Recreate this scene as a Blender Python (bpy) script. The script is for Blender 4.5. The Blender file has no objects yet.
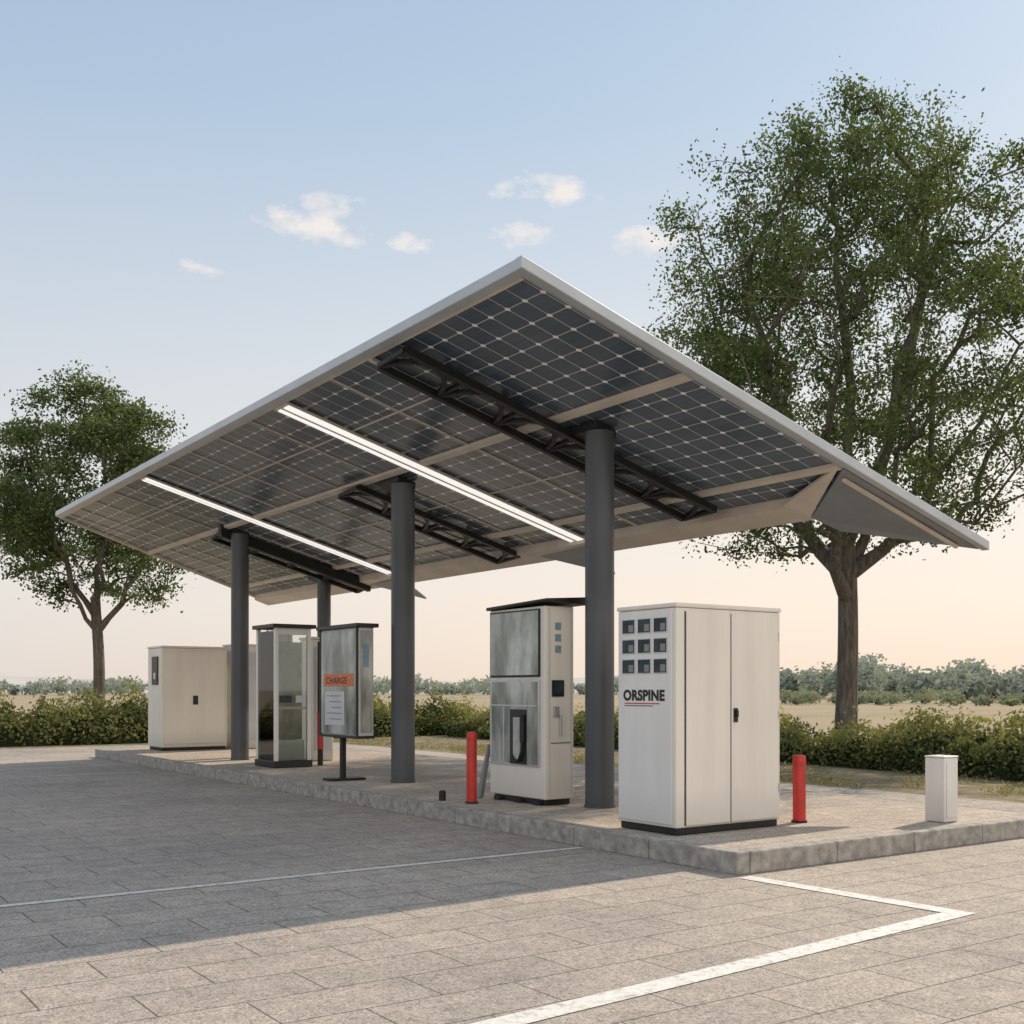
import bpy, math, random
import numpy as np
from mathutils import Vector, Matrix, noise
random.seed(7); rng=np.random.default_rng(7)
sc=bpy.context.scene
col=sc.collection
# ------------------------------------------------------------------ materials
def newmat(name):
    m=bpy.data.materials.new(name); m.use_nodes=True
    nt=m.node_tree; b=nt.nodes['Principled BSDF']
    return m,nt,b
def N(nt,t,**k):
    n=nt.nodes.new(t)
    for a,v in k.items(): setattr(n,a,v)
    return n
def mathn(nt,op,a,b=None,c=None,clamp=False):
    n=nt.nodes.new('ShaderNodeMath'); n.operation=op; n.use_clamp=clamp
    for i,v in enumerate((a,b,c)):
        if v is None: continue
        if isinstance(v,(int,float)): n.inputs[i].default_value=v
        else: nt.links.new(v,n.inputs[i])
    return n.outputs[0]
def mixc(nt,f,a,b,mode='MIX'):
    n=nt.nodes.new('ShaderNodeMix'); n.data_type='RGBA'; n.blend_type=mode
    for i,v in ((0,f),(6,a),(7,b)):
        if isinstance(v,(int,float)): n.inputs[i].default_value=v
        elif isinstance(v,tuple): n.inputs[i].default_value=(*v,1) if len(v)==3 else v
        else: nt.links.new(v,n.inputs[i])
    return n.outputs[2]
def noisen(nt,scale,detail=4,rough=.55,coord=None):
    n=nt.nodes.new('ShaderNodeTexNoise'); n.inputs['Scale'].default_value=scale
    n.inputs['Detail'].default_value=detail; n.inputs['Roughness'].default_value=rough
    if coord is None:
        tc=nt.nodes.new('ShaderNodeTexCoord'); coord=tc.outputs['Object']
    nt.links.new(coord,n.inputs['Vector'])
    return n.outputs['Fac']
def ramp(nt,fac,stops):
    r=nt.nodes.new('ShaderNodeValToRGB')
    e=r.color_ramp.elements
    while len(e)<len(stops): e.new(.5)
    for i,(p,c) in enumerate(stops):
        e[i].position=p; e[i].color=(*c,1) if len(c)==3 else c
    nt.links.new(fac,r.inputs[0]); return r.outputs[0]
def bump(nt,b,h,strength=.3,dist=.01):
    n=nt.nodes.new('ShaderNodeBump'); n.inputs['Strength'].default_value=strength
    n.inputs['Distance'].default_value=dist
    nt.links.new(h,n.inputs['Height']); nt.links.new(n.outputs[0],b.inputs['Normal'])
def simple(name,c,rough=.5,metal=0,var=.12,scale=3,bumps=0,spec=.5):
    m,nt,b=newmat(name)
    f=noisen(nt,scale,4)
    d=tuple(x*(1-var*1.6) for x in c); l=tuple(min(1,x*(1+var)) for x in c)
    nt.links.new(ramp(nt,f,[(.3,d),(.7,l)]),b.inputs['Base Color'])
    b.inputs['Roughness'].default_value=rough; b.inputs['Metallic'].default_value=metal
    b.inputs['Specular IOR Level'].default_value=spec
    if bumps: bump(nt,b,noisen(nt,scale*14,3),bumps,.01)
    return m
def streaky(name,c,rough=.45):
    m,nt,b=newmat(name)
    tc=N(nt,'ShaderNodeTexCoord'); mp=N(nt,'ShaderNodeMapping'); mp.inputs['Scale'].default_value=(5,5,.35)
    nt.links.new(tc.outputs['Object'],mp.inputs[0])
    f=noisen(nt,1.2,4,.55,mp.outputs[0]); g=noisen(nt,1.3,4)
    c1=ramp(nt,f,[(.3,tuple(x*.92 for x in c)),(.65,c)])
    c1=mixc(nt,.5,c1,ramp(nt,g,[(.3,(.9,.9,.89)),(.7,(1.05,1.04,1.03))]),'MULTIPLY')
    s=N(nt,'ShaderNodeSeparateXYZ'); nt.links.new(tc.outputs['Object'],s.inputs[0])
    foot=mathn(nt,'SUBTRACT',1.0,mathn(nt,'DIVIDE',mathn(nt,'SUBTRACT',s.outputs[2],.2),.45),clamp=True)
    foot=mathn(nt,'MULTIPLY',foot,mathn(nt,'MULTIPLY',f,.6))
    c1=mixc(nt,foot,c1,(.34,.29,.24))
    nt.links.new(c1,b.inputs['Base Color']); b.inputs['Roughness'].default_value=rough
    return m
M={}
M['white']=streaky('cream_paint',(.81,.77,.70))
M['white2']=streaky('white_paint',(.80,.79,.77),.4)
M['panelgrey']=simple('light_grey_paint',(.56,.58,.59),.45,0,.06,2)
M['black']=simple('black_plastic',(.012,.012,.014),.4,0,.2,5)
M['darkmetal']=simple('dark_steel',(.018,.018,.020),.5,.2,.2,5)
M['column']=simple('column_grey_paint',(.080,.087,.098),.42,.1,.12,1.3)
M['alu']=simple('aluminium_fascia',(.50,.53,.56),.38,.3,.06,2)
M['beige']=simple('beige_beam_paint',(.62,.55,.47),.5,0,.08,2)
M['soffit']=simple('soffit_metal',(.23,.245,.265),.4,.2,.06,2)
M['red']=simple('red_paint',(.52,.03,.02),.4,0,.15,6)
M['orange']=simple('orange_label',(.68,.19,.07),.5,0,.2,25)
M['blue']=simple('blue_label',(.22,.34,.42),.4,0,.1,8)
M['rubber']=simple('rubber',(.02,.02,.02),.7,0,.2,8)
M['silver']=simple('brushed_silver',(.55,.56,.58),.35,.6,.08,6)
def window_mat():
    m,nt,b=newmat('vent_glass')
    nt.links.new(ramp(nt,noisen(nt,6,3),[(.35,(.012,.022,.03)),(.7,(.04,.06,.07))]),b.inputs['Base Color'])
    b.inputs['Roughness'].default_value=.3; b.inputs['Specular IOR Level'].default_value=.3; return m
M['vent']=window_mat()
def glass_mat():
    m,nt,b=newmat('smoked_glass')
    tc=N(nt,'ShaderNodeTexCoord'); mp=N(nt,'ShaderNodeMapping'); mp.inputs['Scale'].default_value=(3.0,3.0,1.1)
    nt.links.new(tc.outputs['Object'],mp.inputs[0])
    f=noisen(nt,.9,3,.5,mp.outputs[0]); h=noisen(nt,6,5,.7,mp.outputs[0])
    c=ramp(nt,f,[(.35,(.18,.20,.18)),(.5,(.34,.36,.34)),(.66,(.56,.58,.56))])  # greenish mottle painted in for reflections and contents of the panes
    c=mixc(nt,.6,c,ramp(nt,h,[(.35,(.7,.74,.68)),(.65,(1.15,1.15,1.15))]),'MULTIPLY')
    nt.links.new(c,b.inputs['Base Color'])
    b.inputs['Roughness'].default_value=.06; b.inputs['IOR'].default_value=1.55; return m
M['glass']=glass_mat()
def clear_mat():
    m,nt,b=newmat('clear_glass'); nt.nodes.remove(b)
    t=N(nt,'ShaderNodeBsdfTransparent'); t.inputs[0].default_value=(.86,.9,.88,1)
    g=N(nt,'ShaderNodeBsdfGlossy'); g.inputs['Roughness'].default_value=.03
    fr=N(nt,'ShaderNodeFresnel'); fr.inputs[0].default_value=1.7
    mx=N(nt,'ShaderNodeMixShader'); nt.links.new(fr.outputs[0],mx.inputs[0]); nt.links.new(t.outputs[0],mx.inputs[1]); nt.links.new(g.outputs[0],mx.inputs[2])
    nt.links.new(mx.outputs[0],nt.nodes['Material Output'].inputs[0]); return m
M['clear']=clear_mat()
def led_mat():
    m,nt,b=newmat('led_diffuser')
    b.inputs['Base Color'].default_value=(.8,.8,.8,1)
    b.inputs['Emission Color'].default_value=(1,.98,.95,1); b.inputs['Emission Strength'].default_value=.75
    return m
M['led']=led_mat()
def solar_mat():
    m,nt,b=newmat('photovoltaic_glass')
    tc=N(nt,'ShaderNodeTexCoord'); s=N(nt,'ShaderNodeSeparateXYZ'); nt.links.new(tc.outputs['Object'],s.inputs[0])
    def cell(o,off,size):
        a=mathn(nt,'ADD',o,off); a=mathn(nt,'DIVIDE',a,size); a=mathn(nt,'FRACT',a)
        a=mathn(nt,'SUBTRACT',a,.5); a=mathn(nt,'ABSOLUTE',a); return mathn(nt,'SUBTRACT',.5,a)
    cx=cell(s.outputs[0],31.05,.30); cy=cell(s.outputs[1],30.0,.30)
    mn=mathn(nt,'MINIMUM',cx,cy)
    line=mathn(nt,'LESS_THAN',mn,.022)
    dot=mathn(nt,'LESS_THAN',mathn(nt,'ADD',cx,cy),.13)
    bb=cell(s.outputs[0],31.05,.10); bbl=mathn(nt,'LESS_THAN',bb,.02)
    f=noisen(nt,.6,3)
    fl=N(nt,'ShaderNodeVectorMath',operation='SNAP'); nt.links.new(tc.outputs['Object'],fl.inputs[0]); fl.inputs[1].default_value=(.3,.3,50)
    wn=N(nt,'ShaderNodeTexWhiteNoise'); nt.links.new(fl.outputs[0],wn.inputs[0])
    base=ramp(nt,f,[(.3,(.042,.068,.100)),(.7,(.078,.112,.150))])
    base=mixc(nt,mathn(nt,'MULTIPLY',wn.outputs[0],.35),base,(.115,.15,.19))
    base=mixc(nt,mathn(nt,'MULTIPLY',bbl,.15),base,(.4,.43,.47))
    base=mixc(nt,mathn(nt,'MULTIPLY',line,.7),base,(.66,.64,.60))
    base=mixc(nt,dot,base,(.92,.90,.86))
    nt.links.new(base,b.inputs['Base Color'])
    b.inputs['Roughness'].default_value=.24; b.inputs['IOR'].default_value=1.55
    return m
M['solar']=solar_mat()
def paver_mat(name,c1,c2,mort,bw,bh,tint=0):
    m,nt,b=newmat(name)
    tc=N(nt,'ShaderNodeTexCoord')
    br=N(nt,'ShaderNodeTexBrick'); br.offset=.5
    nt.links.new(tc.outputs['Object'],br.inputs['Vector'])
    br.inputs['Scale'].default_value=1; br.inputs['Brick Width'].default_value=bw; br.inputs['Row Height'].default_value=bh
    br.inputs['Mortar Size'].default_value=.006; br.inputs['Mortar Smooth'].default_value=.3
    br.inputs['Color1'].default_value=(*c1,1); br.inputs['Color2'].default_value=(*c2,1); br.inputs['Mortar'].default_value=(*mort,1)
    c=br.outputs['Color']
    big=noisen(nt,.35,4,.6); mid=noisen(nt,5,4,.7); fine=noisen(nt,70,2,.7); spk=noisen(nt,26,2,.6)
    c=mixc(nt,.9,c,ramp(nt,big,[(.3,(.76,.76,.78)),(.7,(1.16,1.12,1.07))]),'MULTIPLY')
    c=mixc(nt,.75,c,ramp(nt,mid,[(.3,(.74,.74,.75)),(.7,(1.2,1.18,1.15))]),'MULTIPLY')
    c=mixc(nt,.95,c,ramp(nt,fine,[(.3,(.56,.56,.57)),(.7,(1.4,1.39,1.36))]),'MULTIPLY')
    c=mixc(nt,.65,c,ramp(nt,spk,[(.33,(.48,.48,.48)),(.45,(1,1,1)),(.62,(1,1,1)),(.72,(1.4,1.4,1.4))]),'MULTIPLY')
    nt.links.new(c,b.inputs['Base Color'])
    b.inputs['Roughness'].default_value=.85; b.inputs['Specular IOR Level'].default_value=.3
    h=mathn(nt,'ADD',mathn(nt,'MULTIPLY',br.outputs['Fac'],-1.0),mathn(nt,'MULTIPLY',fine,.9))
    h=mathn(nt,'ADD',h,mathn(nt,'MULTIPLY',spk,.6))
    bump(nt,b,h,.8,.008)
    return m
M['paver']=paver_mat('paving_slabs',(.445,.40,.35),(.395,.358,.317),(.15,.14,.125),.9,.45)
M['paver2']=paver_mat('island_paving',(.50,.44,.375),(.45,.395,.34),(.25,.225,.20),.6,.3)
M['kerb']=simple('kerb_concrete',(.38,.355,.325),.85,0,.25,9,.6,.3)
def roadpaint():
    m,nt,b=newmat('road_paint')
    f=noisen(nt,14,5,.7); f2=noisen(nt,60,2,.7)
    c=ramp(nt,f,[(.33,(.44,.41,.36)),(.48,(.70,.68,.64)),(.8,(.8,.79,.76))])
    c=mixc(nt,.7,c,ramp(nt,f2,[(.3,(.7,.7,.7)),(.6,(1.08,1.08,1.08))]),'MULTIPLY')
    nt.links.new(c,b.inputs['Base Color']); b.inputs['Roughness'].default_value=.7
    bump(nt,b,f2,.4,.004); return m
M['paint']=roadpaint()
def ground_mat():
    m,nt,b=newmat('field_and_grass')
    f=noisen(nt,.02,5,.6); g=noisen(nt,1.8,5,.7); h=noisen(nt,18,3,.7)
    c=ramp(nt,f,[(.35,(.33,.26,.175)),(.5,(.40,.325,.225)),(.65,(.30,.265,.17))])
    gr=ramp(nt,g,[(.3,(.13,.125,.065)),(.5,(.24,.20,.125)),(.7,(.38,.32,.235))])
    tc=N(nt,'ShaderNodeTexCoord'); s=N(nt,'ShaderNodeSeparateXYZ'); nt.links.new(tc.outputs['Object'],s.inputs[0])
    near=mathn(nt,'MULTIPLY',mathn(nt,'LESS_THAN',s.outputs[0],16),mathn(nt,'LESS_THAN',s.outputs[1],32))
    c=mixc(nt,near,c,gr)
    c=mixc(nt,.7,c,ramp(nt,h,[(.3,(.6,.6,.6)),(.7,(1.3,1.3,1.25))]),'MULTIPLY')
    nt.links.new(c,b.inputs['Base Color']); b.inputs['Roughness'].default_value=.95
    b.inputs['Specular IOR Level'].default_value=.1
    bump(nt,b,h,.7,.05); return m
M['ground']=ground_mat()
def bark_mat():
    m,nt,b=newmat('bark')
    tc=N(nt,'ShaderNodeTexCoord'); mp=N(nt,'ShaderNodeMapping'); mp.inputs['Scale'].default_value=(9,9,1.6)
    nt.links.new(tc.outputs['Object'],mp.inputs[0])
    f=noisen(nt,1.6,5,.7,mp.outputs[0])
    nt.links.new(ramp(nt,f,[(.3,(.05,.042,.035)),(.55,(.14,.12,.10)),(.75,(.26,.23,.20))]),b.inputs['Base Color'])
    b.inputs['Roughness'].default_value=.9; bump(nt,b,f,.9,.05); return m
M['bark']=bark_mat()
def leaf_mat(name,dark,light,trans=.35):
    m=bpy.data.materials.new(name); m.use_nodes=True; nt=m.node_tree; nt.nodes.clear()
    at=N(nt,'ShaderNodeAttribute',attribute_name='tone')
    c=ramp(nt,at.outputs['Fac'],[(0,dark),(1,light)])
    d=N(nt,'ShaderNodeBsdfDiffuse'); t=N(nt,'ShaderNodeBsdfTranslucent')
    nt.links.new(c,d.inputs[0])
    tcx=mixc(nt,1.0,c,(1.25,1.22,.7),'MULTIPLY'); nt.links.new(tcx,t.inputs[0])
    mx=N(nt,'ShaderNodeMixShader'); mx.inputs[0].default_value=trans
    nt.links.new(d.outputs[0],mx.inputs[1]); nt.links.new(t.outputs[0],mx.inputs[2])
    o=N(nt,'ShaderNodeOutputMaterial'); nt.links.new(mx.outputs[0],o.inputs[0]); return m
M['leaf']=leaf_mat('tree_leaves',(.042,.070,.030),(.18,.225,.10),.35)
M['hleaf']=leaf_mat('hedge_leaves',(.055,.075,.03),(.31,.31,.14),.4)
M['gleaf']=leaf_mat('dry_grass_blades',(.14,.14,.06),(.38,.33,.19),.4)
M['dleaf']=leaf_mat('distant_foliage',(.26,.315,.32),(.40,.44,.42),.25)  # pale bluish aerial haze mixed into the leaf colours
M['mleaf']=leaf_mat('mid_foliage',(.18,.22,.17),(.34,.36,.26),.25)  # lighter aerial haze mixed into these leaf colours too
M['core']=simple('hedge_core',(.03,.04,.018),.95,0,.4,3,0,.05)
# ------------------------------------------------------------------ object helpers
def empty(name,loc):
    e=bpy.data.objects.new(name,None); e.location=loc; e.empty_display_size=.2; col.objects.link(e); return e
def addmesh(name,verts,faces,mat,parent=None,smooth=False,bevel=0):
    me=bpy.data.meshes.new(name); me.from_pydata([tuple(v) for v in verts],[],faces); me.update()
    o=bpy.data.objects.new(name,me); col.objects.link(o)
    if mat: me.materials.append(mat)
    if smooth:
        for p in me.polygons: p.use_smooth=True
    if bevel:
        md=o.modifiers.new('bevel','BEVEL'); md.width=bevel; md.segments=2; md.limit_method='ANGLE'
    if parent: o.parent=parent; o.location=-Vector(parent.location)
    return o
BF=[(0,3,2,1),(4,5,6,7),(0,1,5,4),(1,2,6,5),(2,3,7,6),(3,0,4,7)]
def box(name,x0,x1,y0,y1,z0,z1,mat,parent=None,bevel=.008):
    v=[(x0,y0,z0),(x1,y0,z0),(x1,y1,z0),(x0,y1,z0),(x0,y0,z1),(x1,y0,z1),(x1,y1,z1),(x0,y1,z1)]
    return addmesh(name,v,BF,mat,parent,False,bevel)
def hexa(name,v,mat,parent=None,bevel=0): return addmesh(name,v,BF,mat,parent,False,bevel)
def lathe(name,x,y,prof,mat,parent=None,seg=32):
    v=[];f=[]
    for r,z in prof:
        for i in range(seg):
            a=2*math.pi*i/seg; v.append((x+r*math.cos(a),y+r*math.sin(a),z))
    for k in range(len(prof)-1):
        for i in range(seg):
            j=(i+1)%seg; f.append((k*seg+i,k*seg+j,(k+1)*seg+j,(k+1)*seg+i))
    f.append(tuple(range(seg))[::-1]); f.append(tuple((len(prof)-1)*seg+i for i in range(seg)))
    o=addmesh(name,v,f,mat,parent,True)
    md=o.modifiers.new('e','EDGE_SPLIT'); md.split_angle=math.radians(35)
    return o
def tube(name,pts,r,mat,parent=None):
    cu=bpy.data.curves.new(name,'CURVE'); cu.dimensions='3D'; cu.bevel_depth=r; cu.bevel_resolution=3
    s=cu.splines.new('POLY'); s.points.add(len(pts)-1)
    for i,p in enumerate(pts): s.points[i].co=(*p,1)
    cu.materials.append(mat); o=bpy.data.objects.new(name,cu); col.objects.link(o)
    if parent: o.parent=parent; o.location=-Vector(parent.location)
    return o
def label(name,txt,x,y,z,size,mat,parent,wide=1.0,bold=.03,sp=1.06):
    cu=bpy.data.curves.new(name,'FONT'); cu.body=txt; cu.size=size; cu.extrude=.001; cu.offset=size*bold; cu.materials.append(mat)
    cu.space_character=sp
    o=bpy.data.objects.new(name,cu); col.objects.link(o)
    R=Matrix(((0,0,-1),(-1,0,0),(0,1,0)))
    o.matrix_world=Matrix.Translation((x,y,z))@R.to_4x4()@Matrix.Diagonal((wide,1,1,1))
    o.parent=parent; o.matrix_parent_inverse=Matrix.Translation(-Vector(parent.location))
    return o
# ------------------------------------------------------------------ ground
addmesh('ground',[(-1500,-1500,0),(3000,-1500,0),(3000,3000,0),(-1500,3000,0)],[(0,1,2,3)],M['ground'])
addmesh('pavement',[(-70,-50,.004),(7.7,-50,.004),(7.9,26,.004),(-70,26,.004)],[(0,1,2,3)],M['paver'])
KH=.2
isl=empty('kerbed_island',(0,0,0))
box('island_paving',.16,5.05,.16,20.64,.0,KH-.004,M['paver2'],isl,0)
def kerb_run(n,ax,a0,a1,b0,b1):
    t=a0;i=0
    while t<a1-.01:
        L=min(1.15,a1-t); g=.006
        if ax=='y': box(f'{n}_{i}',b0,b1,t+g,t+L-g,0,KH,M['kerb'],isl,.014)
        else: box(f'{n}_{i}',t+g,t+L-g,b0,b1,0,KH,M['kerb'],isl,.014)
        t+=L;i+=1
kerb_run('kerb_front','y',0.0,20.64,0,.16)
kerb_run('kerb_side','x',.16,5.05,0,.16)
kerb_run('kerb_rear','y',0,20.64,5.05,5.2)
kerb_run('kerb_end','x',0,5.2,20.64,20.8)
def strip(name,pts,w):
    v=[];f=[]
    P=[Vector(p) for p in pts]
    for i,p in enumerate(P):
        if i==0: d=(P[1]-p).normalized(); n=Vector((-d.y,d.x)); m=n*w/2
        elif i==len(P)-1: d=(p-P[i-1]).normalized(); n=Vector((-d.y,d.x)); m=n*w/2
        else:
            d1=(p-P[i-1]).normalized(); d2=(P[i+1]-p).normalized()
            n1=Vector((-d1.y,d1.x)); n2=Vector((-d2.y,d2.x)); mm=(n1+n2).normalized(); m=mm*(w/2/mm.dot(n1))
        v+=[(p.x+m.x,p.y+m.y,.009),(p.x-m.x,p.y-m.y,.009)]
    for i in range(len(P)-1): f.append((2*i,2*i+1,2*i+3,2*i+2))
    return addmesh(name,v,f,M['paint'])
strip('parking_line',[(-14,2.12),(-.05,2.1)],.085)
strip('parking_line',[(-.02,-.1),(.10,-2.06),(-9,-2.80)],.17)
strip('parking_line',[(-9,15.2),(-.6,15.1)],.1)
strip('parking_line',[(-9,17.6),(-.6,17.5)],.1)
# ------------------------------------------------------------------ canopy
can=empty('solar_canopy',(1.5,10,0))
def zr(x): return 5.50-.280*(x+1.13)
def yf(x): return 19.5+(x+1.13)*.276
XF=-1.13; XB=4.45; YN=1.6
def slab(name,x0,x1,ya,yb,t0,t1,mat,bevel=0):
    fa=ya if callable(ya) else (lambda x:ya); fb=yb if callable(yb) else (lambda x:yb)
    v=[(x0,fa(x0),zr(x0)+t0),(x1,fa(x1),zr(x1)+t0),(x1,fb(x1),zr(x1)+t0),(x0,fb(x0),zr(x0)+t0),
       (x0,fa(x0),zr(x0)+t1),(x1,fa(x1),zr(x1)+t1),(x1,fb(x1),zr(x1)+t1),(x0,fb(x0),zr(x0)+t1)]
    return hexa(name,v,mat,can,bevel)
slab('solar_panels',XF+.06,4.0,YN+.05,lambda x:yf(x)-.05,0,.05,M['solar'])
slab('roof_sheet',XF+.05,XB,YN+.04,lambda x:yf(x)-.04,.055,.085,M['soffit'])
slab('front_fascia',XF-.05,XF+.055,YN-.0,lambda x:yf(x)+.02,-.055,.055,M['alu'],.01)
slab('side_fascia',XF-.055,6.17,YN-.06,YN+.045,-.06,.057,M['alu'],.01)
slab('side_trim',XF+.06,4.0,YN+.05,YN+.10,-.045,-.003,M['silver'])
slab('front_trim',XF+.06,XF+.10,YN+.115,lambda x:yf(x)-.06,-.045,-.003,M['beige'])
slab('far_fascia',XF+.06,XB,lambda x:yf(x)-.03,lambda x:yf(x)+.05,-.055,.06,M['beige'])
slab('eave_beam',4.02,XB,2.9,lambda x:yf(x)-.035,-.13,.05,M['beige'],.01)
slab('gutter',XB+.003,XB+.13,3.0,lambda x:yf(x)-.035,-.06,.054,M['alu'],.01)
for i,(x,w,t,ys) in enumerate([(1.06,.10,.05,YN+.105),(3.44,.10,.05,YN+.105),(-.04,.022,.016,4.83),(2.25,.022,.016,4.83)]):
    slab(f'purlin_{i}',x-w/2,x+w/2,ys,lambda xx:yf(xx)-.035,-t,-.004,M['beige'],0)
ys=[5.9,8.55,9.85,11.1,12.3,14.8,15.6,16.9,18.1,19.0]
for i,y in enumerate(ys):
    slab(f'mullion_{i}',XF+.105,4.0,y-.02,y+.02,-.018,-.002,M['beige'])
for i,(y,k) in enumerate(((7.4,1),(13.6,.75))):
    slab(f'light_housing_{i}',XF+.105,4.3,y-.21*k,y+.21*k,-.058,-.021,M['beige'])
    slab(f'light_tube_{i}a',XF+.14,4.25,y-.19*k,y-.03*k,-.072,-.060,M['led'])
    slab(f'light_tube_{i}b',XF+.14,4.25,y+.07*k,y+.16*k,-.072,-.060,M['led'])
def bar(a,b,w):
    a=Vector(a);b=Vector(b);d=(b-a).normalized(); s=d.cross(Vector((0,0,1))).normalized()*w/2; u=s.cross(d).normalized()*w/2
    return [a-s-u,a+s-u,a+s+u,a-s+u,b-s-u,b+s-u,b+s+u,b-s+u]
def truss(n,x0,x1,y0,y1,drop,steps):
    V=[];F=[]
    def add(vs):
        k=len(V); V.extend(vs); F.extend([tuple(k+i for i in f) for f in BF])
    za=lambda x:zr(x)-.11; zb=lambda x:zr(x)-drop
    add(bar((x0,y0,za(x0)),(x1,y0,za(x1)),.085)); add(bar((x0,y1,zb(x0)),(x1,y1,zb(x1)),.085))
    dx=(x1-x0)/steps
    for i in range(steps):
        xa=x0+i*dx; p=[]
        for k in range(9):
            t=k/8; x=xa+dx*t; w=math.sin(math.pi*t)**.7
            p.append((x,y1+(y0-y1)*w*.97,zb(x)+(za(x)-zb(x))*w))
        for k in range(8): add(bar(p[k],p[k+1],.06))
        add(bar((xa,y1,zb(xa)),(xa,y0,za(xa)),.05))
    add(bar((x1,y1,zb(x1)),(x1,y0,za(x1)),.07))
    return addmesh(n,V,F,M['darkmetal'],can)
truss('truss_1',-1.0,3.76,4.04,4.64,.15,6)
slab('truss_rail',-1.03,4.0,4.76,4.84,-.06,-.02,M['beige'])
truss('truss_2',1.0,4.1,9.1,9.75,.16,4)
truss('truss_3',1.0,4.3,15.0,15.6,.2,4)
slab('truss_3_beam',.95,4.3,14.98,15.14,-.24,-.02,M['darkmetal'])
for i,(x,y,r) in enumerate([(1.45,3.65,.175),(1.3,8.19,.18),(1.3,14.87,.175),(3.7,16.05,.15)]):
    lathe(f'column_{i}',x,y,[(r,KH-.01),(r,zr(x)-.09)],M['column'],can,40)
    lathe(f'column_base_{i}',x,y,[(r+.012,KH-.004),(r+.012,KH+.03)],M['column'],can,40)
    slab(f'column_cap_{i}',x-.15,x+.15,y-.12,y+.5,-.12,-.021,M['darkmetal'])
zt=lambda x,o:zr(x)+o
def poly_prism(name,pts,mat,t=.05):
    n=len(pts); v=[tuple(p) for p in pts]+[(p[0],p[1],p[2]+t) for p in pts]
    f=[tuple(range(n))[::-1],tuple(range(n,2*n))]+[(i,(i+1)%n,n+(i+1)%n,n+i) for i in range(n)]
    return addmesh(name,v,f,mat,can)
poly_prism('wing_soffit',[(3.45,1.66,zt(3.45,-.06)),(6.12,1.66,zt(6.12,-.055)),(4.75,2.75,zt(4.75,-.19)),(4.3,2.85,zt(4.3,-.17))],M['soffit'],.035)
poly_prism('wing_fold',[(3.4,1.67,zt(3.4,-.045)),(4.28,2.86,zt(4.28,-.165)),(4.45,3.1,zt(4.45,-.15)),(4.02,3.1,zt(4.02,-.10))],M['beige'],.035)
poly_prism('wing_top',[(4.47,1.66,zt(4.47,.02)),(6.12,1.66,zt(6.12,.0)),(4.60,3.1,zt(4.6,.02))],M['alu'],.035)
addmesh('wing_rib',bar((3.62,1.80,zt(3.62,-.10)),(5.85,1.80,zt(5.85,-.105)),.04),BF,M['beige'],can)
for i,y in enumerate((8.0,14.2)):
    poly_prism(f'eave_fin_{i}',[(4.1,y-.9,zt(4.1,-.17)),(5.0,y-.4,zt(5.0,-.26)),(4.2,y+.6,zt(4.1,-.17))],M['soffit'],.04)
# ------------------------------------------------------------------ utility cabinet (near)
uc=empty('utility_cabinet',(1.05,1.55,KH))
x0,x1,y0,y1=.33,1.78,1.12,1.98; zb,ztp=KH,2.44
box('plinth',x0+.02,x1-.02,y0+.02,y1-.02,zb,zb+.075,M['darkmetal'],uc)
box('body',x0,x1,y0,y1,zb+.07,ztp-.045,M['white'],uc,.012)
box('lid',x0-.012,x1+.012,y0-.012,y1+.012,ztp-.042,ztp,M['white'],uc,.012)
box('side_panel',x0-.012,x0-.001,y0+.05,y1-.02,zb+.1,ztp-.06,M['white2'],uc,.004)
mid=1.05
box('door_left',x0+.12,mid-.009,y0-.022,y0-.001,zb+.09,ztp-.08,M['white'],uc,.006)
box('door_right',mid+.009,x1-.05,y0-.022,y0-.001,zb+.09,ztp-.08,M['white'],uc,.006)
box('door_gap',mid-.009,mid+.009,y0-.006,y0-.0005,zb+.09,ztp-.08,M['black'],uc,0)
box('door_edge',x0+.108,x0+.12,y0-.006,y0-.0005,zb+.09,ztp-.08,M['rubber'],uc,0)
for i,z in enumerate((.55,1.3,2.1)): box(f'hinge_{i}',x1-.05,x1-.035,y0-.025,y0-.001,z,z+.09,M['silver'],uc,.003)
box('handle_plate',mid+.03,mid+.085,y0-.035,y0-.022,1.28,1.42,M['black'],uc,.004)
box('handle_knob',mid+.045,mid+.07,y0-.06,y0-.034,1.33,1.40,M['rubber'],uc,.006)
for r in range(3):
    for c in range(3):
        ya=y1-.09-.235*c; za=2.30-.2*r
        box(f'vent_frame_{r}{c}',x0-.018,x0-.0125,ya-.195,ya+.005,za-.14,za+.008,M['panelgrey'],uc,0)
        box(f'vent_{r}{c}',x0-.022,x0-.0185,ya-.18,ya-.005,za-.13,za,M['vent'],uc,0)
        box(f'vent_pane_{r}{c}',x0-.0235,x0-.0225,ya-.17,ya-.10,za-.12,za-.05,M['soffit'],uc,0)
label('lettering','ORSPINE',x0-.0135,y1-.10,1.50,.14,M['black'],uc,1.06,.05,1.06)
box('label_red',x0-.016,x0-.013,y1-.64,y1-.12,1.462,1.472,M['red'],uc,0)
box('label_grey',x0-.016,x0-.013,y1-.54,y1-.12,1.440,1.447,M['black'],uc,0)
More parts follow.
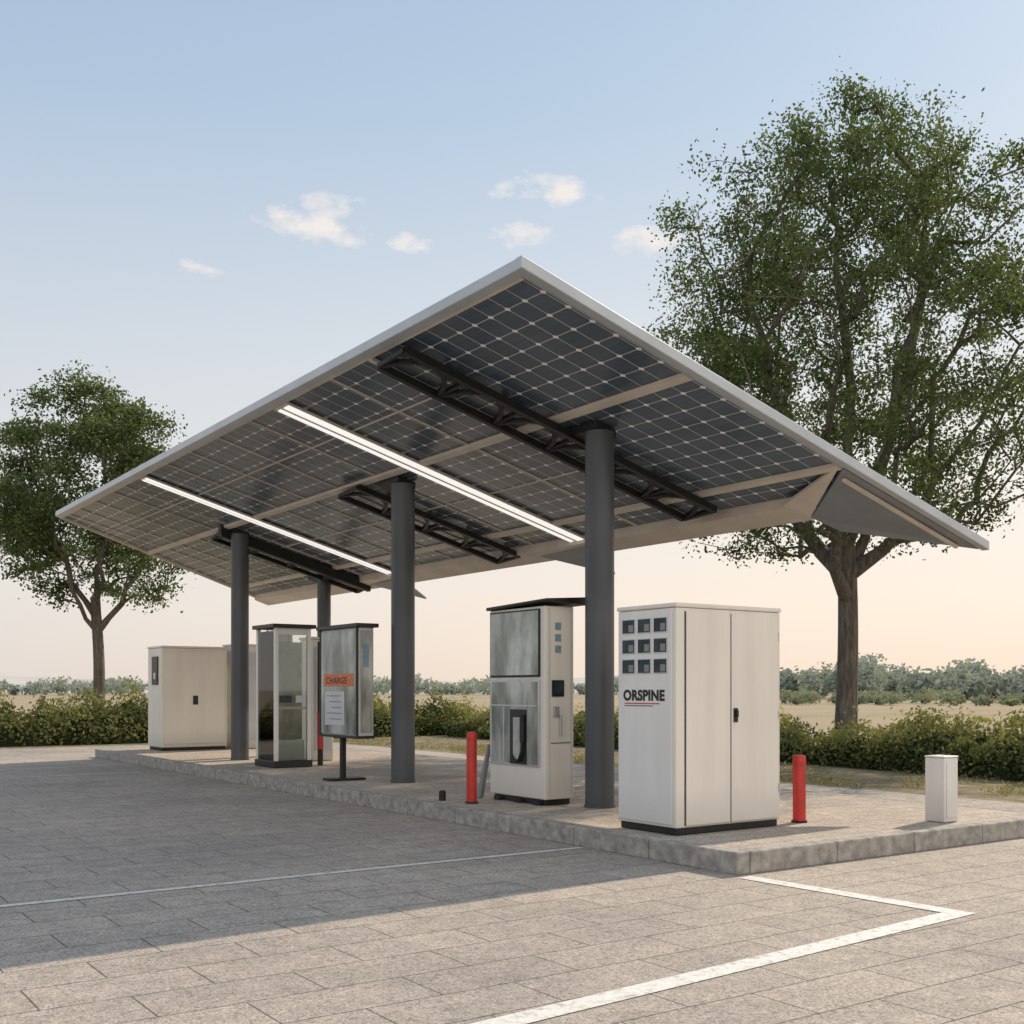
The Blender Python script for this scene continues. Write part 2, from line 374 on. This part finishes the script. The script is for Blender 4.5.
# ------------------------------------------------------------------ charging station (near)
ch=empty('ev_charging_station',(1.15,4.7,KH))
x0,x1,y0,y1=.96,1.40,4.09,5.29; ztp=2.62
box('plinth',x0+.03,x1-.03,y0+.04,y1-.06,KH,KH+.07,M['black'],ch)
for i,yy in enumerate((y0+.1,y0+.5,y1-.25)): box(f'foot_{i}',x0-.03,x0+.05,yy,yy+.12,KH,KH+.045,M['rubber'],ch)
box('body',x0,x1,y0,y1,KH+.07,ztp,M['white'],ch,.015)
box('side_trim',x0+.05,x0+.075,y0-.012,y0-.001,KH+.12,ztp-.03,M['panelgrey'],ch,.002)
box('side_trim_b',x1-.05,x1-.03,y0-.012,y0-.001,KH+.12,ztp-.03,M['panelgrey'],ch,.002)
box('upper_frame',x0-.02,x0-.001,y0+.09,y1-.03,1.76,2.59,M['darkmetal'],ch,.004)
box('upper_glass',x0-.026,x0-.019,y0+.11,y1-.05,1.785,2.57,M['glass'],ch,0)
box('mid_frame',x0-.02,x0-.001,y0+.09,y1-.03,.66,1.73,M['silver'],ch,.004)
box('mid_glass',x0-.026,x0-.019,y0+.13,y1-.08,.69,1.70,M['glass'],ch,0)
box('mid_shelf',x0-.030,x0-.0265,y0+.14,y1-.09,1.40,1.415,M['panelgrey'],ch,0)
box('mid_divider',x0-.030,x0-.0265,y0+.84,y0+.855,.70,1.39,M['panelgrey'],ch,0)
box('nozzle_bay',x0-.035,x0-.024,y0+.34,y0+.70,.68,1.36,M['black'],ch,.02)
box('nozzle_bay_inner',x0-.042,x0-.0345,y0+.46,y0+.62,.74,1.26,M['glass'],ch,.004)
box('nozzle_body',x0-.075,x0-.036,y0+.36,y0+.44,.95,1.30,M['rubber'],ch,.02)
tube('charging_cable',[(x0-.055,y0+.40,.96),(x0-.06,y0+.41,.84),(x0-.06,y0+.47,.73),(x0-.05,y0+.56,.72),(x0-.04,y0+.64,.80)],.016,M['rubber'],ch)
v=[(x0-.06,y0-.1,ztp+.05),(x1+.14,y0-.12,ztp+.02),(x1+.1,y1+.0,ztp+.0),(x0-.05,y1+.02,ztp+.0),
   (x0-.06,y0-.1,ztp+.08),(x1+.14,y0-.12,ztp+.12),(x1+.1,y1+.0,ztp+.07),(x0-.05,y1+.02,ztp+.04)]
hexa('cap',v,M['black'],ch,.01)
for i,z in enumerate((2.42,2.28,2.14)):
    box(f'icon_{i}',x0+.15,x0+.24,y0-.008,y0-.001,z-.09,z+.0,M['blue'],ch,.003)
box('screen_bezel',x0+.10,x0+.28,y0-.02,y0-.001,1.52,1.72,M['black'],ch,.006)
box('screen',x0+.12,x0+.26,y0-.024,y0-.019,1.56,1.70,M['vent'],ch,0)
box('card_reader',x0+.12,x0+.2,y0-.03,y0-.001,1.28,1.40,M['silver'],ch,.006)
box('pull_handle',x0+.20,x0+.23,y0-.05,y0-.001,1.05,1.30,M['silver'],ch,.01)
box('door_line',x0+.09,x1-.06,y0-.005,y0-.001,.95,.96,M['darkmetal'],ch,0)
hexa('brace',[(x0-.05,y1+.15,KH),(x0+.0,y1+.15,KH),(x0+.0,y1+.24,KH),(x0-.05,y1+.24,KH),(x0-.02,y1,.9),(x0+.03,y1,.9),(x0+.03,y1+.03,.9),(x0-.02,y1+.03,.9)],M['soffit'],ch)
# ------------------------------------------------------------------ second charging station (far, glazed)
c2=empty('glazed_charging_station',(1.25,12.6,KH))
x0,x1,y0,y1=.91,1.61,12.17,13.06; ztp=2.72
box('plinth',x0-.02,x1+.02,y0-.02,y1+.02,KH,KH+.12,M['black'],c2)
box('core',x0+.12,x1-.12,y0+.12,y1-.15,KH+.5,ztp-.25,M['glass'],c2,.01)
box('core_display',x0+.112,x0+.119,y0+.22,y1-.28,1.3,2.1,M['panelgrey'],c2,0)
box('core_screen',x0+.18,x1-.22,y0+.110,y0+.119,1.55,2.25,M['panelgrey'],c2,0)
box('core_foot',x0+.09,x1-.09,y0+.09,y1-.1,KH+.12,KH+.49,M['white2'],c2,.01)
box('front_pane',x0+.07,x1-.07,y0+.012,y0+.02,KH+.12,ztp-.12,M['clear'],c2,0)
box('side_pane',x0+.012,x0+.02,y0+.07,y1-.07,KH+.12,ztp-.05,M['clear'],c2,0)
box('rear_pane',x0+.07,x1-.07,y1-.04,y1-.03,KH+.12,ztp-.05,M['glass'],c2,0)
for i,(a,b) in enumerate(((x0,y0),(x1-.07,y0),(x0,y1-.07),(x1-.07,y1-.07))):
    box(f'post_{i}',a,a+.07,b,b+.07,KH+.12,ztp,M['white2'],c2,.008)
box('cap',x0-.06,x1+.08,y0-.06,y1+.05,ztp,ztp+.07,M['black'],c2,.01)
box('rail_top',x0+.07,x1-.07,y0+.03,y0+.05,ztp-.12,ztp,M['white2'],c2,0)
box('rail_mid',x0+.07,x1-.07,y0+.025,y0+.046,1.25,1.30,M['silver'],c2,0)
box('notice',x0+.1,x0+.32,y0+.0,y0+.010,1.37,1.5,M['vent'],c2,0)
box('notice_b',x0+.40,x0+.60,y0+.0,y0+.010,1.37,1.5,M['panelgrey'],c2,0)
box('side_rail',x0+.025,x0+.045,y0+.07,y1-.07,.9,.95,M['silver'],c2,0)
box('side_bar',x0+.025,x0+.05,y0+.42,y0+.46,.32,2.7,M['silver'],c2,.005)
# ------------------------------------------------------------------ information sign
ik=empty('information_sign',(.75,9.05,KH))
x0,x1,y0,y1=.66,.93,8.43,9.76
box('base_plate',.45,1.05,8.92,9.22,KH,KH+.035,M['darkmetal'],ik)
box('post',.68,.76,9.02,9.10,KH+.03,.92,M['darkmetal'],ik)
box('case',x0+.01,x1,y0+.01,y1,.90,2.55,M['panelgrey'],ik,.01)
box('case_bottom',x0-.02,x1+.01,y0-.02,y1+.02,.86,.90,M['black'],ik)
box('case_top',x0-.05,x1+.06,y0-.05,y1+.05,2.55,2.61,M['black'],ik)
for i,(a,b) in enumerate(((y0,y0+.05),(y1-.05,y1))): box(f'frame_{i}',x0-.015,x0+.009,a,b,.90,2.55,M['darkmetal'],ik,.004)
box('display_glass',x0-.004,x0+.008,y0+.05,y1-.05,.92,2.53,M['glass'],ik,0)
box('display_banner',x0-.010,x0-.005,y0+.14,y1-.16,1.66,1.85,M['orange'],ik,0)
box('display_map',x0-.009,x0-.005,y0+.45,y1-.2,1.05,1.58,M['panelgrey'],ik,0)
for i in range(5): box(f'display_line_{i}',x0-.012,x0-.0095,y0+.55,y1-.28-.08*(i%3),1.50-.09*i,1.515-.09*i,M['soffit'],ik,0)
label('display_text','CHARGE',x0-.012,y1-.24,1.70,.14,M['black'],ik,1.3,.01)
box('side_glass',x0+.05,x1-.03,y0+.0,y0+.009,.95,2.5,M['glass'],ik,0)
box('side_label',x0+.09,x1-.09,y0-.006,y0-.001,1.95,2.3,M['blue'],ik,0)
mp_=empty('marker_post',(1.91,12.4,KH))
box('post',1.86,1.94,12.36,12.44,KH,2.5,M['darkmetal'],mp_)
box('band',1.855,1.945,12.355,12.445,.5,1.2,M['red'],mp_)
# ------------------------------------------------------------------ far cabinets
fc=empty('equipment_cabinet',(1.8,19.5,KH))
x0,x1,y0,y1=1.03,2.58,19.0,20.05; ztp=2.62
box('plinth',x0+.03,x1-.03,y0+.03,y1-.03,KH,KH+.08,M['darkmetal'],fc)
box('body',x0,x1,y0,y1,KH+.07,ztp-.05,M['white'],fc,.02)
box('lid',x0-.02,x1+.02,y0-.02,y1+.02,ztp-.047,ztp,M['white'],fc,.02)
box('door',x0+.06,x1-.06,y0-.02,y0-.001,KH+.15,ztp-.12,M['white'],fc,.01)
box('lock',x0+.72,x0+.84,y0-.04,y0-.02,1.26,1.47,M['black'],fc,.01)
box('meter',x0-.03,x0-.001,y0+.25,y0+.68,1.72,2.38,M['black'],fc,.02)
box('meter_dial',x0-.036,x0-.03,y0+.38,y0+.52,1.85,2.0,M['silver'],fc,.01)
e2=empty('equipment_cabinet',(3.2,20,KH))
box('body',2.75,3.9,18.9,19.7,KH,2.65,M['white'],e2,.02); box('lid',2.73,3.92,18.88,19.72,2.653,2.7,M['white'],e2,.01)
box('door',2.82,3.83,18.88,18.898,.4,2.5,M['panelgrey'],e2,.01)
e3=empty('equipment_cabinet',(2.6,13.4,KH))
box('body',2.3,2.75,13.6,14.2,KH,2.6,M['white'],e3,.02); box('lid',2.28,2.77,13.58,14.22,2.603,2.65,M['white'],e3,.01)
box('door',2.34,2.71,13.58,13.598,.4,2.45,M['panelgrey'],e3,.01)
# ------------------------------------------------------------------ bollards
def bollard(x,y,h,r,name='bollard'):
    e=empty(name,(x,y,KH))
    lathe('shaft',x,y,[(r,KH),(r,KH+h-.03),(r*.93,KH+h-.008),(r*.8,KH+h)],M['red'],e)
    lathe('foot',x,y,[(r+.015,KH-.002),(r+.015,KH+.02)],M['darkmetal'],e)
    lathe('cap_ring',x,y,[(r+.003,KH+h-.10),(r+.003,KH+h-.07)],M['red'],e)
bollard(.43,4.90,.88,.065); bollard(2.2,1.23,.71,.068)
e=empty('ground_stub',(.31,5.4,KH)); lathe('stub',.31,5.4,[(.045,KH),(.045,KH+.11),(.03,KH+.13)],M['black'],e)
e=empty('service_pedestal',(3.49,.5,KH))
box('body',3.39,3.63,.30,.54,KH+.0,KH+.68,M['white2'],e,.012); box('lid',3.385,3.635,.295,.545,KH+.683,KH+.70,M['white2'],e,.008)
box('door',3.42,3.60,.290,.299,KH+.05,KH+.64,M['white2'],e,.003)
# ------------------------------------------------------------------ foliage helpers
def leafmesh(name,C,size,tone,mat,parent=None,wid=.3):
    n=len(C); C=np.asarray(C)
    size=np.broadcast_to(size,(n,)).reshape(-1,1)*rng.uniform(.6,1.3,(n,1))
    a=rng.normal(size=(n,3)); a/=np.linalg.norm(a,axis=1,keepdims=True)
    r=rng.normal(size=(n,3))
    b=np.cross(a,r); b/=np.linalg.norm(b,axis=1,keepdims=True)+1e-9
    V=np.empty((n,4,3)); V[:,0]=C-a*size*.5; V[:,1]=C+b*size*wid-a*size*.05; V[:,2]=C+a*size*.5; V[:,3]=C-b*size*wid-a*size*.05
    me=bpy.data.meshes.new(name); me.vertices.add(4*n); me.loops.add(4*n); me.polygons.add(n)
    me.vertices.foreach_set('co',V.reshape(-1)); me.loops.foreach_set('vertex_index',np.arange(4*n,dtype=np.int32))
    me.polygons.foreach_set('loop_start',np.arange(0,4*n,4,dtype=np.int32)); me.polygons.foreach_set('loop_total',np.full(n,4,dtype=np.int32))
    me.update(calc_edges=True)
    at=me.attributes.new('tone','FLOAT','POINT'); at.data.foreach_set('value',np.repeat(np.clip(tone,0,1),4).astype(np.float32))
    me.materials.append(mat)
    o=bpy.data.objects.new(name,me); col.objects.link(o)
    if parent: o.parent=parent; o.location=-Vector(parent.location)
    return o
def tubes(name,segs,mat,parent,sides=7):
    segs=list(segs); V=[];F=[]
    A=np.array([s[0] for s in segs]);B=np.array([s[1] for s in segs]);ra=np.array([s[2] for s in segs]);rb=np.array([s[3] for s in segs])
    d=B-A; d/=np.linalg.norm(d,axis=1,keepdims=True)+1e-9
    ref=np.tile([0.31,.95,.05],(len(d),1)); s=np.cross(d,ref); s/=np.linalg.norm(s,axis=1,keepdims=True)+1e-9; u=np.cross(d,s)
    for k in range(len(segs)):
        base=len(V)
        for P,r in ((A[k],ra[k]),(B[k],rb[k])):
            for i in range(sides):
                t=2*math.pi*i/sides; V.append(tuple(P+(s[k]*math.cos(t)+u[k]*math.sin(t))*r))
        for i in range(sides):
            j=(i+1)%sides; F.append((base+i,base+j,base+sides+j,base+sides+i))
    return addmesh(name,V,F,mat,parent,True)
def make_tree(name,base,profile,center_off,fork_z,trunk_r,limbs,npts,leaves_per,leaf_size,sig,seed,gap=-.02,gs=.42):
    R=np.random.default_rng(seed); e=empty(name,(base[0],base[1],0)); bx,by=base
    zs=[p[0] for p in profile]; rs=[p[1] for p in profile]
    zmin,zmax=min(zs),max(zs)
    rad=lambda z: np.interp(z,zs[::-1],rs[::-1])
    pos=[];par=[]
    nseg=8; lean=R.normal(0,.05,2)
    for i in range(nseg+1):
        t=i/nseg; pos.append(np.array([bx+math.sin(t*3)*.1+lean[0]*t,by+math.cos(t*2.3)*.06+lean[1]*t,fork_z*t])); par.append(i-1)
    fork=nseg
    for (ang,spread,top,start) in limbs:
        p0=pos[fork-start]; idx=fork-start
        n=9
        for k in range(1,n+1):
            t=k/n
            rr=spread*(t**.75); z=p0[2]+(top-p0[2])*t**1.05
            p=np.array([p0[0]+math.cos(ang+.3*t)*rr+center_off[0]*t*.4+R.normal(0,.09),p0[1]+math.sin(ang+.3*t)*rr+center_off[1]*t*.4+R.normal(0,.09),z])
            pos.append(p); par.append(idx); idx=len(pos)-1
    pts=[]
    while len(pts)<npts:
        z=R.uniform(zmin,zmax); r=rad(z)
        if R.random()>(r/max(rs))**1.3+.05: continue
        tt=(z-zmin)/(zmax-zmin)
        if tt<.3 and R.random()>.35+2.1*tt: continue
        a=R.uniform(0,2*math.pi); q=r*math.sqrt(R.uniform(.12,1))
        lump=1+.45*noise.noise(Vector((math.cos(a)*1.9+seed,math.sin(a)*1.9,z*.5)))
        p=np.array([bx+center_off[0]*tt+math.cos(a)*q*lump,by+center_off[1]*tt+math.sin(a)*q*lump,z])
        if noise.noise(Vector(p)*gs+Vector((seed*3.1,0,0)))<gap: continue
        pts.append(p)
    pts.sort(key=lambda p:np.linalg.norm(p-pos[fork]))
    P=np.zeros((30000,3)); n=len(pos); P[:n]=np.array(pos); plen=np.zeros(30000)
    for i in range(1,n): plen[i]=plen[par[i]]+np.linalg.norm(P[i]-P[par[i]]) if par[i]>=0 else 0
    tips=[]
    for p in pts:
        d=np.linalg.norm(P[:n]-p,axis=1)
        cost=d*1.0+.18*plen[:n]+.9*np.maximum(0,P[:n,2]-p[2]+.1)
        cost[:fork-1]+=5
        j=int(np.argmin(cost)); L=d[j]; m=max(1,int(L/.45)); q0=P[j].copy(); idx=j
        for k in range(1,m+1):
            t=k/m; q=q0+(p-q0)*t; q[2]+=math.sin(math.pi*t)*L*.10*(1 if t<1 else 0)
            if k<m: q+=R.normal(0,.035*min(1,L),3)
            P[n]=q; par.append(idx); plen[n]=plen[idx]+L/m; idx=n; n+=1
        tips.append(idx)
    w=np.zeros(n)
    for t in tips: w[t]+=1
    for i in range(n-1,0,-1):
        if par[i]>=0: w[par[i]]+=w[i]
    wt=w[fork]
    rr=trunk_r*.82*(np.maximum(w,.5)/wt)**.56
    segs=[]
    for i in range(1,n):
        a=par[i]
        if a<0: continue
        tr=lambda k: trunk_r*(1.0+.45*math.exp(-P[k][2]/.35)-.18*P[k][2]/fork_z)
        r0=rr[a] if i>nseg else tr(a)
        r1=rr[i] if i>nseg else tr(i)
        if i>nseg: r0=min(r0,r1*1.5)
        segs.append((P[a],P[i]+(P[i]-P[a])*.06,max(.008,r0),max(.006,r1)))
    tubes('trunk_and_branches',segs,M['bark'],e,9)
    T=P[tips]; dens=R.uniform(.3,1.6,len(T)); cnt=(leaves_per*dens).astype(int)
    C=np.repeat(T,cnt,axis=0); sg=np.repeat(sig*R.uniform(.6,1.3,len(T)),cnt)[:,None]
    C=C+R.normal(size=C.shape)*sg*np.array([1,1,.6])
    ctone=np.repeat(R.uniform(-.25,.25,len(T)),cnt)
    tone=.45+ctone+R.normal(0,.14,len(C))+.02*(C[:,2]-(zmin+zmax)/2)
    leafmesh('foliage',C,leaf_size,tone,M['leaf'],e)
    return e
prof=[(15.9,.6),(15.2,1.6),(14.2,2.9),(13,3.9),(11.4,4.8),(9.8,5.4),(8.4,5.3),(7.0,4.6),(5.8,3.8),(4.8,3.1)]
make_tree('broadleaf_tree',(14.87,10.75),prof,(.1,.1),5.0,.27,[(.6,1.6,14.4,0),(2.6,3.0,12.2,0),(4.4,2.8,12.4,0),(5.6,2.2,13.2,1),(1.6,3.6,10.8,1),(3.5,3.8,10.2,2),(5.1,3.9,9.6,1)],1300,86,.10,.27,11,-.07,.5)
prof2=[(12.6,.6),(11.9,1.8),(10.6,2.8),(9.0,3.5),(7.5,3.6),(6,3.1),(4.7,2.2)]
make_tree('broadleaf_tree',(3.6,34.4),prof2,(-.3,.3),4.2,.22,[(.6,1.2,11,0),(2.4,2.2,10,0),(4.6,2.2,10,0),(3.5,2.4,8,1),(5.6,2.4,8.5,1)],800,74,.135,.29,8,-.10,.6)
# ------------------------------------------------------------------ hedges
def hedge(name,path,width,height,nleaf,size,seed):
    R=np.random.default_rng(seed); P=[np.array(p,float) for p in path]
    e=empty(name,(P[0][0],P[0][1],0))
    L=[np.linalg.norm(P[i+1]-P[i]) for i in range(len(P)-1)]; tot=sum(L)
    def at(s):
        i=0
        while i<len(L)-1 and s>L[i]: s-=L[i]; i+=1
        d=(P[i+1]-P[i])/L[i]; return P[i]+d*s,np.array([-d[1],d[0]])
    def hh(s,v):
        return height*(.66+.55*noise.noise(Vector((s*.45,seed,v*.6)))+.5*noise.noise(Vector((s*1.6,seed+5,v*1.2))) +.12)
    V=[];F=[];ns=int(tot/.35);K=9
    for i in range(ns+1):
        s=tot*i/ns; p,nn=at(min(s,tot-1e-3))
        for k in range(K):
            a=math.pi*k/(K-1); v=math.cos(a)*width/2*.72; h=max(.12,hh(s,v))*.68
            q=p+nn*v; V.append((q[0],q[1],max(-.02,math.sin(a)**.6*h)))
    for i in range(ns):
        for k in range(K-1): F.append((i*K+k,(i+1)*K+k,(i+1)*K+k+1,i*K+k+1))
    addmesh('core_mesh',V,F,M['core'],e,True)  # bumpy green core under the leaf quads
    C=np.empty((nleaf,3)); tone=np.empty(nleaf)
    for i in range(nleaf):
        s=R.uniform(0,tot); p,nn=at(s); a=R.uniform(0,math.pi); rr=1-abs(R.normal(0,.2))
        if R.random()<.15: rr+=R.uniform(0,.26)
        v=math.cos(a)*width/2*rr; h=max(.15,hh(s,v))*rr*math.sin(a)**.6
        q=p+nn*v; C[i]=(q[0]+R.normal(0,.04),q[1]+R.normal(0,.04),max(.02,h))
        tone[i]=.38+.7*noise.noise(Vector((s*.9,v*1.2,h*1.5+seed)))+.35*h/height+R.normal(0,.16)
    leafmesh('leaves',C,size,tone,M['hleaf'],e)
hedge('hedge',[(11.2,-3),(12.0,3),(12.9,12),(13.6,20),(14,26.5)],1.9,1.05,46000,.10,3)
hedge('hedge',[(-16,28),(-4,28),(5,28.3),(15,28)],2.2,1.5,38000,.12,9)
n=20000; X=7.75+np.abs(rng.normal(0,1.7,n)); Y=rng.uniform(-6,27,n)
keep=np.array([noise.noise(Vector((x*.7,y*.7,0)))>.04 for x,y in zip(X,Y)])
C=np.stack([X,Y,np.abs(rng.normal(0,.035,n))+.02],1)[keep]
leafmesh('grass',C,.085,.5+rng.normal(0,.25,len(C)),M['gleaf'],None,.12)
# ------------------------------------------------------------------ distant woodland
CAM=np.array([-7.116,-6.855]); HEAD=math.radians(55.25)
def wood(name,d0,d1,az0,az1,ntree,hmin,hmax,per,size,mat,seed,wide=.75):
    R=np.random.default_rng(seed); Cs=[];T=[]
    for i in range(ntree):
        u=R.uniform(0,1); az=HEAD-math.radians(az0+(az1-az0)*u); d=R.uniform(d0,d1); h=R.uniform(hmin,hmax)*(.75+.7*noise.noise(Vector((math.degrees(az)*.3,seed,0)))+.25*u)
        h=max(.6,h)
        c=CAM+np.array([math.cos(az),math.sin(az)])*d
        w=h*wide*R.uniform(.6,1.1)
        q=R.normal(size=(per,3)); q/=np.linalg.norm(q,axis=1,keepdims=True); q*=R.uniform(.4,1,(per,1))
        p=np.stack([c[0]+q[:,0]*w/1.6,c[1]+q[:,1]*w/1.6,h*.52+q[:,2]*h*.5],1)
        Cs.append(p); T.append(.35+.3*q[:,2]+R.normal(0,.1,per)+R.normal(0,.12))
    leafmesh(name,np.concatenate(Cs),size,np.concatenate(T),mat)
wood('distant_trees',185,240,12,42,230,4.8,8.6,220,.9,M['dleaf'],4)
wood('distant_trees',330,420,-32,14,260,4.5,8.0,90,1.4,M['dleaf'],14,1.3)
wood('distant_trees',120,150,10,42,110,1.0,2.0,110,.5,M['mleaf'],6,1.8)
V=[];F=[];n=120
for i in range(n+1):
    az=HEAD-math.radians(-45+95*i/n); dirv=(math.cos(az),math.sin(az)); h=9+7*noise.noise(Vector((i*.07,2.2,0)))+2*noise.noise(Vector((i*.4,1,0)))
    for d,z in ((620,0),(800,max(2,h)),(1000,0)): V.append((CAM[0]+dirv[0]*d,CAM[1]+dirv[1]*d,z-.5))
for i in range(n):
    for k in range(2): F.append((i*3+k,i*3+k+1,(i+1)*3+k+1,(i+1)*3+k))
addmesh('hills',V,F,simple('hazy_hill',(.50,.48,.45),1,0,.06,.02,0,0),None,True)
# ------------------------------------------------------------------ light
sd=Vector((1.2,.28,1.0)).normalized()
sl=bpy.data.lights.new('sun','SUN'); sl.energy=4.2; sl.angle=math.radians(.6); sl.color=(1,.85,.67)
so=bpy.data.objects.new('sun',sl); so.rotation_euler=sd.to_track_quat('Z','Y').to_euler(); so.location=(0,0,30); col.objects.link(so)
w=bpy.data.worlds.new('World'); sc.world=w; w.use_nodes=True; nt=w.node_tree; bg=nt.nodes['Background']
sky=N(nt,'ShaderNodeTexSky',sky_type='NISHITA'); sky.sun_disc=False
sky.sun_elevation=math.asin(sd.z); sky.sun_rotation=math.atan2(sd.x,sd.y); sky.dust_density=2.5; sky.air_density=1.0
tc=N(nt,'ShaderNodeTexCoord'); vn=N(nt,'ShaderNodeVectorMath',operation='NORMALIZE'); nt.links.new(tc.outputs['Generated'],vn.inputs[0])
s=N(nt,'ShaderNodeSeparateXYZ'); nt.links.new(vn.outputs[0],s.inputs[0])
gw=ramp(nt,s.outputs[2],[(0,(1.0,.81,.66)),(.08,(1.0,.86,.74)),(.18,(.90,.86,.81)),(.30,(.74,.78,.82)),(.45,(.52,.65,.79)),(.60,(.41,.56,.75)),(1,(.25,.42,.68))])
gc=ramp(nt,s.outputs[2],[(0,(.80,.74,.70)),(.08,(.82,.79,.76)),(.18,(.76,.77,.78)),(.30,(.63,.70,.77)),(.45,(.45,.58,.74)),(.60,(.36,.51,.71)),(1,(.25,.42,.68))])
dt=N(nt,'ShaderNodeVectorMath',operation='DOT_PRODUCT'); nt.links.new(vn.outputs[0],dt.inputs[0]); dt.inputs[1].default_value=(.98,.196,0)
wf=mathn(nt,'MULTIPLY',mathn(nt,'SUBTRACT',dt.outputs['Value'],.22),1.6,clamp=True)
g=mixc(nt,wf,gc,gw)
g=mixc(nt,1.0,g,(10.2,10.2,10.2),'MULTIPLY')
skc=mixc(nt,.88,sky.outputs[0],g)
# added warm sky glow behind the camera, unseen, brightens the viewer-facing sides
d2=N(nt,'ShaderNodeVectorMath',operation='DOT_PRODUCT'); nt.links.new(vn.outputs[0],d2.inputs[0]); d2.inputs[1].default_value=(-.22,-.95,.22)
fill_f=mathn(nt,'MULTIPLY',mathn(nt,'SUBTRACT',d2.outputs['Value'],.35),1.5,clamp=True)
skc=mixc(nt,fill_f,skc,(14.2,12.9,11.3))
az=mathn(nt,'ARCTAN2',s.outputs[1],s.outputs[0]); el=mathn(nt,'ARCSINE',s.outputs[2])
mpn=N(nt,'ShaderNodeMapping'); mpn.inputs['Scale'].default_value=(1,1,2.0); nt.links.new(vn.outputs[0],mpn.inputs[0])
nz=noisen(nt,26,7,.6,mpn.outputs[0])
msk=None
for (a0,e0,wa,we) in [(65.4,22.3,2.9,1.0),(60.3,21.5,1.3,.5),(70.7,19.8,1.1,.36),(53.2,23.9,2.3,.7),(54.9,22.1,1.7,.6),(48.5,21.5,1.8,.7)]:
    dx=mathn(nt,'DIVIDE',mathn(nt,'SUBTRACT',az,math.radians(a0)),math.radians(wa)); dy=mathn(nt,'DIVIDE',mathn(nt,'SUBTRACT',el,math.radians(e0)),math.radians(we))
    r=mathn(nt,'ADD',mathn(nt,'MULTIPLY',dx,dx),mathn(nt,'MULTIPLY',dy,dy))
    v=mathn(nt,'SUBTRACT',1.0,r)
    msk=v if msk is None else mathn(nt,'MAXIMUM',msk,v)
msk=mathn(nt,'ADD',mathn(nt,'MULTIPLY',msk,.6),mathn(nt,'MULTIPLY',mathn(nt,'SUBTRACT',nz,.5),4.6))
msk=mathn(nt,'MULTIPLY',msk,1.0,clamp=True)
msk=mathn(nt,'MULTIPLY',msk,.78)
skc=mixc(nt,msk,skc,(9.9,9.0,8.3))
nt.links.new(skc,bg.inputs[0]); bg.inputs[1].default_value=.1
# ------------------------------------------------------------------ camera
cd=bpy.data.cameras.new('camera'); cd.sensor_width=36; cd.lens=36*1127/1024; cd.shift_y=(690-512)/1024; cd.clip_end=6000; cd.clip_start=.1
co=bpy.data.objects.new('camera',cd); co.location=(-7.116,-6.855,1.6)
fw=Vector((.5699,.8216,0)); co.rotation_euler=fw.to_track_quat('-Z','Y').to_euler(); col.objects.link(co); sc.camera=co
sc.view_settings.view_transform='Standard'; sc.view_settings.look='None'; sc.view_settings.exposure=0
